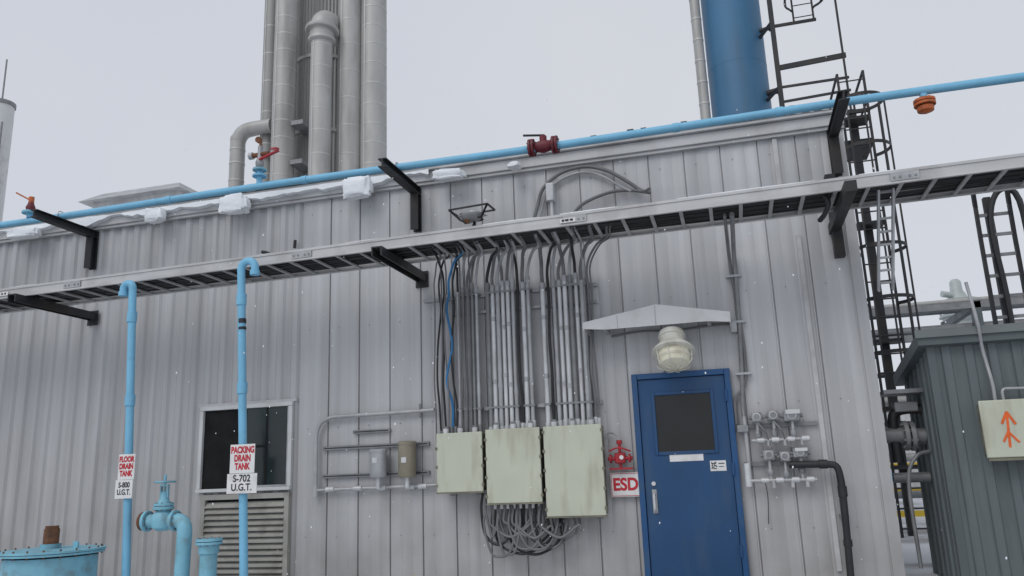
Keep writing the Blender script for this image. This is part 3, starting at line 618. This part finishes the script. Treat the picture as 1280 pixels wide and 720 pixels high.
Ru.box('walls',-12.4,-10.3,4.2,6.3,4.7,6.95,wallR);Ru.mesh('cap',[(-12.6,4.0,6.93),(-10.15,4.0,6.93),(-10.15,6.4,6.93),(-12.6,6.4,6.93),(-12.25,4.3,7.16),(-10.4,4.3,7.16),(-10.4,6.1,7.16),(-12.25,6.1,7.16)],[(0,1,5,4),(1,2,6,5),(2,3,7,6),(3,0,4,7),(4,5,6,7),(3,2,1,0)],galv);Ru.done()
Ls=O('white_vent_stack')
Ls.cyl('stack',(-20.75,9,0),(-20.75,9,12.7),.36,white,None,28);Ls.cyl('rim',(-20.75,9,12.7),(-20.75,9,12.82),.39,galvD,None,28);Ls.cyl('rod',(-20.75,9,12.8),(-20.75,9,14.3),.025,galvD)
Ls.cyl('side_pipe',(-20.3,8.7,8),(-20.3,8.7,12.0),.03,galvD);Ls.box('clamp_box',-20.5,-20.25,8.5,8.8,9.7,10.2,black);Ls.done()
# ------------------------------------------------------------------ blue column and ladders
Bc=O('blue_column')
Bc.lathe('shell',(.86,9.6,0),(0,0,1),[(.68,0),(.68,17)],colB,40)
for z in(7.3,10.3,13.3,16): Bc.lathe('weld_seam',(.86,9.6,z),(0,0,1),[(.683,0),(.683,.03)],colB,40)
Bc.cyl('clad_riser',(.03,9.2,0),(.03,9.2,17),.12,stackM,None,18)
z=5
while z<16: Bc.cyl('riser_bands',(.03,9.2,z),(.03,9.2,z+.04),.128,band,None,18);z+=.55
Bc.cyl('nozzle',(1.4,9.3,9.5),(1.75,9.2,9.5),.07,black);Bc.cyl('nozzle',(1.4,9.3,11.1),(1.7,9.2,11.1),.05,black)
flange(Bc,'nozzle_flange',(1.72,9.2,9.5),(1,0,0),.13,.05,black);flange(Bc,'nozzle_flange',(1.68,9.2,11.1),(1,0,0),.09,.04,black);Bc.done()
def caged(x,y,z0,z1,w=.42,cr=.38,cz0=None,rn=.3,hs=.9,t=.035,facing=-1):
    l=O('caged_ladder')
    for s_ in(-1,1): l.box('rails',x+s_*w/2-t/2,x+s_*w/2+t/2,y-.03,y+.03,z0,z1,black)
    z=z0+.15
    while z<z1: l.cyl('rungs',(x-w/2,y,z),(x+w/2,y,z),.013,black,None,6);z+=rn
    cz=cz0 if cz0 is not None else z0+2.2
    def pt(a): return Vector((x+cr*math.sin(a),y+facing*(cr+.02-cr*math.cos(a)),0))
    AA=[math.radians(a) for a in range(35,326,14)]
    z=cz
    while z<=z1+.01:
        P=[pt(a)+Vector((0,0,z)) for a in AA];P=[Vector((x+w/2,y,z))]+P+[Vector((x-w/2,y,z))]
        for p,q in zip(P[:-1],P[1:]): l.bar('hoops',p,q,.012,.055,black)
        z+=hs
    for a in (60,100,140,180,220,260,300):
        p=pt(math.radians(a));l.box('cage_bars',p.x-.013,p.x+.013,p.y-.013,p.y+.013,cz,z-hs,black)
    return l
l=caged(2.52,5.2,-.05,7.75,cz0=1.9,hs=.85)
l.box('standoff',2.28,2.76,5.2,5.26,7.0,7.06,black);l.box('support_post',2.46,2.58,5.5,5.62,-.05,7.2,black)
for z in(1,3,5,6.9): l.box('standoff_arms',2.30,2.74,5.23,5.6,z,z+.05,black)
for xx in(2.31,2.73):
    l.bar('landing_rail',(xx,5.2,7.75),(xx,6.4,7.75),.035,.035,black);l.bar('landing_rail',(xx,6.4,6.7),(xx,6.4,7.75),.035,.035,black);l.bar('landing_rail',(xx,5.2,7.2),(xx,6.4,7.2),.03,.03,black)
l.box('landing_grate',2.2,2.85,5.7,6.6,6.62,6.7,black)
l.done()
caged(2.35,8.6,10.75,16,cz0=11.05,hs=.55,cr=.42).done()
f=O('column_access_frame')
f.box('posts',1.62,1.72,8.5,8.6,4,16,black);f.box('posts',3.02,3.06,8.5,8.55,4,16,galvD)
f.bar('beams',(1.7,8.55,9.72),(3.1,8.55,9.78),.06,.11,black);f.bar('beams',(1.7,8.55,9.25),(3.1,8.55,9.25),.04,.05,black);f.bar('beams',(1.7,8.55,8.9),(3.1,8.55,8.95),.04,.05,black)
f.bar('beams',(1.66,8.55,10.75),(2.6,8.55,10.75),.05,.06,black);f.bar('beams',(1.4,9.3,9.3),(1.68,8.6,9.3),.06,.06,black);f.bar('beams',(1.4,9.3,10.9),(1.68,8.6,10.9),.06,.06,black);f.done()
c_=O('cable_riser_ladder')
P1=[(4.02,5,1.8),(4.03,5,3.2),(4.03,5,4.5),(4.02,4.95,5.0),(3.95,4.7,5.3)]
for dx in(0,.48):
    for p_,q in zip(P1[:-1],P1[1:]): c_.bar('rails',(p_[0]+dx,p_[1],p_[2]),(q[0]+dx,q[1],q[2]),.05,.07,black,(0,1,0))
z=1.9
while z<5: c_.bar('rungs',(4.03,5,z),(4.51,5,z),.03,.05,galvD);z+=.33
c_.tube('riser_cable',[(4.2,4.9,1.8),(4.22,4.9,3.5),(4.18,4.9,4.7),(4.35,4.85,5.2),(4.6,4.8,5.0),(4.62,4.8,3.6)],.045,cableK)
c_.box('support',4.2,4.3,5.1,5.2,-.1,5.2,black);c_.done()
# ------------------------------------------------------------------ shed
Sd=O('equipment_shed')
x0,x1,y0,y1=1.86,5.2,-.3,.95
def rib(n,a,b,fixed,axis,z0,z1f,m,p=.2,d=.018):
    pts=[];t=a
    while t<b-.01:
        for dt,dd in((0,0),(p*.5,0),(p*.55,d),(p*.9,d),(p*.95,0)):
            if t+dt<b: pts.append((t+dt,dd))
        t+=p
    pts.append((b,0));vs=[]
    for lvl in(0,1):
        for t,dd in pts:
            z=z0 if lvl==0 else z1f(t)
            vs.append((t,fixed-dd,z) if axis=='x' else (fixed-dd,t,z))
    k=len(pts);Sd.mesh(n,vs,[(i,i+1,k+i+1,k+i) for i in range(k-1)],m)
rz=lambda y:2.27-(y-y0)*.2
rib('front_wall',x0,x1,y0,'x',-.1,lambda t:2.22,shedM);rib('side_wall',y0,y1,x0,'y',-.1,lambda t:rz(t)-.03,shedM)
Sd.box('corner_post',x0-.02,x0+.05,y0-.022,y0+.05,-.1,2.2,shedT)
Sd.mesh('roof',[(x0-.1,y0-.1,2.30),(x1,y0-.1,2.30),(x1,y1+.1,2.05),(x0-.1,y1+.1,2.05),(x0-.1,y0-.1,2.18),(x1,y0-.1,2.18),(x1,y1+.1,1.93),(x0-.1,y1+.1,1.93)],[(0,1,2,3),(7,6,5,4),(0,4,5,1),(1,5,6,2),(2,6,7,3),(3,7,4,0)],shedT)
Sd.box('roof_flashing',x0-.12,x1,y0-.125,y0-.101,2.25,2.325,M('shed_flashing',(.17,.19,.19),.5,.1,.1,3));Sd.box('rear_wall',x0+.03,x1,y1-.02,y1,-.1,2.0,shedM);Sd.box('end_wall',x1-.02,x1,y0+.03,y1-.03,-.1,2.1,shedM)
Sd.box('base_skid',x0,x1,y0-.01,y1,-.12,-.0,black)
Sd.done()
eb=O('marked_junction_box')
eb.box('body',2.19,2.68,-.46,-.31,1.14,1.60,creamE,.006);eb.box('lid',2.165,2.70,-.495,-.462,1.11,1.625,cream,.01);eb.box('lower_lip',2.17,2.70,-.50,-.47,1.085,1.107,creamE)
Y=-.4965
eb.bar('arrow_shaft',(2.36,Y,1.20),(2.368,Y,1.35),.004,.022,ora,(1,0,0));eb.bar('arrow_shaft',(2.368,Y-.0003,1.345),(2.378,Y,1.50),.004,.020,ora,(1,0,0));eb.bar('arrow_head',(2.378,Y-.001,1.515),(2.325,Y-.001,1.41),.004,.022,ora,(1,0,.3));eb.bar('arrow_head',(2.375,Y-.002,1.515),(2.435,Y-.002,1.40),.004,.022,ora,(1,0,-.3));eb.bar('arrow_fletch',(2.37,Y-.0015,1.33),(2.44,Y-.0015,1.24),.004,.018,ora,(1,0,0));eb.bar('arrow_fletch',(2.365,Y-.0025,1.34),(2.315,Y-.0025,1.25),.004,.018,ora,(1,0,0))
eb.tube('conduit',[(2.33,-.4,1.62),(2.33,-.4,1.8),(2.31,-.36,2.1),(2.28,-.45,2.35),(2.25,-.42,2.75)],.016,galv);eb.cyl('conduit_side',(2.7,-.4,1.72),(2.42,-.4,1.73),.014,galv);eb.tube('conduit_low',[(2.42,-.4,1.73),(2.4,-.4,1.7),(2.4,-.4,1.62)],.014,galv)
eb.done()
sp=O('shed_inlet_piping')
sp.cyl('main',(1.84,.3,1.35),(1.45,.3,1.38),.08,galvD,None,16);flange(sp,'flanges',(1.72,.3,1.36),(1,0,0),.15,.04,galvD,8);flange(sp,'flanges',(1.66,.3,1.365),(1,0,0),.15,.04,galvD,8)
sp.tube('elbow',[(1.84,.3,1.62),(1.7,.3,1.63),(1.6,.3,1.6),(1.56,.3,1.5),(1.56,.3,1.1)],.05,black,12);sp.box('actuator',1.58,1.8,.2,.4,1.6,1.70,galvD,.01);sp.cyl('lower',(1.84,.35,.95),(1.5,.35,.95),.05,galvD);sp.tube('line',[(1.84,.2,1.2),(1.7,.15,1.15),(1.6,.15,.9),(1.6,.15,.1)],.02,galvD);sp.box('hood',1.48,1.85,.1,.5,1.78,1.82,galvD);sp.done()
# ------------------------------------------------------------------ pipe rack
Pr=O('pipe_rack')
for x in(3.2,6.0,9.5,13,17):
    for y in(13,16): Pr.box('columns',x-.1,x+.1,y-.1,y+.1,-.1,4.9,shedT)
    for z in(2.3,4.0,4.7): Pr.box('cross_beams',x-.08,x+.08,13.1,15.9,z,z+.18,shedT)
for z in(2.3,4.0,4.72): Pr.box('long_beams',-2,24,12.9,13.1,z,z+.16,galvD)
for i,(y,z,r,m) in enumerate([(13.3,4.98,.07,stackM),(14.4,4.95,.09,galvD),(13.25,4.3,.11,galvD),(13.7,4.28,.08,pipeB),(14.2,4.3,.1,galvD),(13.3,2.6,.12,stackM),(13.8,2.58,.09,galvD),(14.3,2.6,.12,pipeB),(12.7,.75,.09,pipeB),(12.6,1.6,.06,stackM),(13.5,.35,.14,galvD),(13.2,1.2,.1,stackM),(12.8,2.0,.05,black),(12.9,3.2,.06,black)]):
    Pr.cyl('pipes_%d'%i,(-2,y,z),(24,y,z),r,m,None,14)
Pr.done()
yr=O('yellow_handrail')
for z in(.55,1.05): yr.cyl('rails',(2,9.5,z),(12,9.5,z),.028,yel,None,8)
for k in range(9): yr.cyl('posts',(2+k*1.25,9.5,-.02),(2+k*1.25,9.5,1.07),.028,yel,None,8)
yr.box('toe_board',2,12,9.46,9.48,.02,.14,yel);yr.done()
tw=O('vent_scrubber_tower');cx,cy=8.75,25
tw.lathe('body',(cx,cy,0),(0,0,1),[(.5,0),(.5,6.2),(.62,6.3),(.62,6.55),(.5,6.6),(.42,7.0),(.30,7.3),(.22,7.45),(.2,7.8),(.12,7.9)],paleG,24)
for k in range(10):
    q=2*math.pi*k/10;tw.cyl('guard_posts',(cx+.7*math.cos(q),cy+.7*math.sin(q),6.5),(cx+.7*math.cos(q),cy+.7*math.sin(q),7.05),.02,paleG,None,6)
for z in(6.8,7.05): tw.tube('guard_ring',[(cx+.7*math.cos(q*math.pi/8),cy+.7*math.sin(q*math.pi/8),z) for q in range(17)],.022,paleG,6,2)
tw.lathe('platform',(cx,cy,6.42),(0,0,1),[(.74,0),(.74,.05)],paleG,24);tw.cyl('side_motor',(cx-.3,cy-.3,7.25),(cx-.62,cy-.4,7.3),.12,paleG);tw.done()
db=O('distant_process_building');db.box('walls',5,24,30,40,-.1,3.4,wallM);db.box('roof',4.8,24.2,29.8,40.2,3.4,3.6,snow);db.box('door',8,9.2,29.93,29.98,-.05,2.1,doorF);db.done()
# ------------------------------------------------------------------ ground
gm=M('packed_snow_gravel',(.66,.68,.71),.85,0,.08,.6,bump=.6,bscale=3,dirt=(.2,.18,.16),damt=.75,dscale=.5,dlo=.5,dhi=.62)
me=bpy.data.meshes.new('ground');n=60;vs=[];fs=[]
def gp(t): return math.copysign(abs(t)**2.6,t)*400
for j in range(n+1):
    for i in range(n+1):
        x=gp(i/n*2-1);y=gp(j/n*2-1)
        vs.append((x,y,-.03+(.05*mathutils.noise.noise(Vector((x*.3,y*.3,0))) if (abs(x)>7 or y<-4 or y>9) else -.0)))
for j in range(n):
    for i in range(n): a=j*(n+1)+i;fs.append((a,a+1,a+n+2,a+n+1))
me.from_pydata(vs,[],fs);me.materials.append(gm);o=bpy.data.objects.new('ground',me);scene.collection.objects.link(o)
# ------------------------------------------------------------------ falling snow
Fl=O('snowflakes')
fm=M('snowflake',(.85,.87,.9),.7,0,.02,3)
for i in range(170):
    d=R(2.6,8.3);x=R(-7,2.5)*d/8.7;y=-8.735+d;z=1.1+R(-1.2,4.6)*d/8.7
    if y>-.2: continue
    r=R(.002,.0048)*(1 if d>4 else .7);Fl.lathe('flakes',(x,y,z-r*1.6),(R(-.3,.3),R(-.2,.2),1),[(r*.15,0),(r*.85,r*.8),(r,r*1.6),(r*.85,r*2.4),(r*.15,r*3.2)],fm,6)
Fl.done()
# ------------------------------------------------------------------ camera
psi,p,rho=math.radians(15),math.radians(13.2),math.radians(2.15)
f_=Vector((-math.sin(psi)*math.cos(p),math.cos(psi)*math.cos(p),math.sin(p)))
r0=Vector((math.cos(psi),math.sin(psi),0));u0=r0.cross(f_)
r=r0*math.cos(rho)-u0*math.sin(rho);u=u0*math.cos(rho)+r0*math.sin(rho)
cd=bpy.data.cameras.new('camera');cd.sensor_width=36;cd.lens=28.125;cd.clip_start=.05;cd.clip_end=2000
cam=bpy.data.objects.new('camera',cd);scene.collection.objects.link(cam)
cam.matrix_world=Matrix(((r.x,u.x,-f_.x,0),(r.y,u.y,-f_.y,-8.735),(r.z,u.z,-f_.z,1.114),(0,0,0,1)));scene.camera=cam
# ------------------------------------------------------------------ light
w=bpy.data.worlds.new('World');scene.world=w;w.use_nodes=True;N=w.node_tree.nodes;Lk=w.node_tree.links
bg=N['Background'];sky=N.new('ShaderNodeTexSky');sky.sky_type='NISHITA';sky.sun_disc=False;el,rot=math.radians(48),math.radians(200)
sky.sun_elevation=el;sky.sun_rotation=rot
hs=N.new('ShaderNodeHueSaturation');hs.inputs['Saturation'].default_value=.35;Lk.new(sky.outputs[0],hs.inputs['Color'])
tc=N.new('ShaderNodeTexCoord');nz=N.new('ShaderNodeTexNoise');nz.inputs['Scale'].default_value=1.6;nz.inputs['Detail'].default_value=3;Lk.new(tc.outputs['Generated'],nz.inputs['Vector'])
rp=N.new('ShaderNodeValToRGB');rp.color_ramp.elements[0].position=.3;rp.color_ramp.elements[1].position=.7
rp.color_ramp.elements[0].color=(.89,.91,.96,1);rp.color_ramp.elements[1].color=(1,1,1,1);Lk.new(nz.outputs['Fac'],rp.inputs[0])
gr=N.new('ShaderNodeMixRGB');gr.blend_type='MULTIPLY';gr.inputs[0].default_value=1;Lk.new(rp.outputs[0],gr.inputs[1]);gr.inputs[2].default_value=(6.75,7.0,7.55,1)
mx=N.new('ShaderNodeMixRGB');mx.inputs[0].default_value=.92;Lk.new(hs.outputs[0],mx.inputs[1]);Lk.new(gr.outputs[0],mx.inputs[2])
Lk.new(mx.outputs[0],bg.inputs['Color']);bg.inputs['Strength'].default_value=.1
sd=bpy.data.lights.new('sun','SUN');sd.energy=.95;sd.angle=math.radians(35);sd.color=(1,.98,.95)
so=bpy.data.objects.new('sun',sd);scene.collection.objects.link(so)
dirv=Vector((math.sin(rot)*math.cos(el),math.cos(rot)*math.cos(el),math.sin(el)))
so.rotation_euler=dirv.to_track_quat('Z','Y').to_euler()
scene.view_settings.view_transform='Standard';scene.view_settings.look='None';scene.view_settings.exposure=0
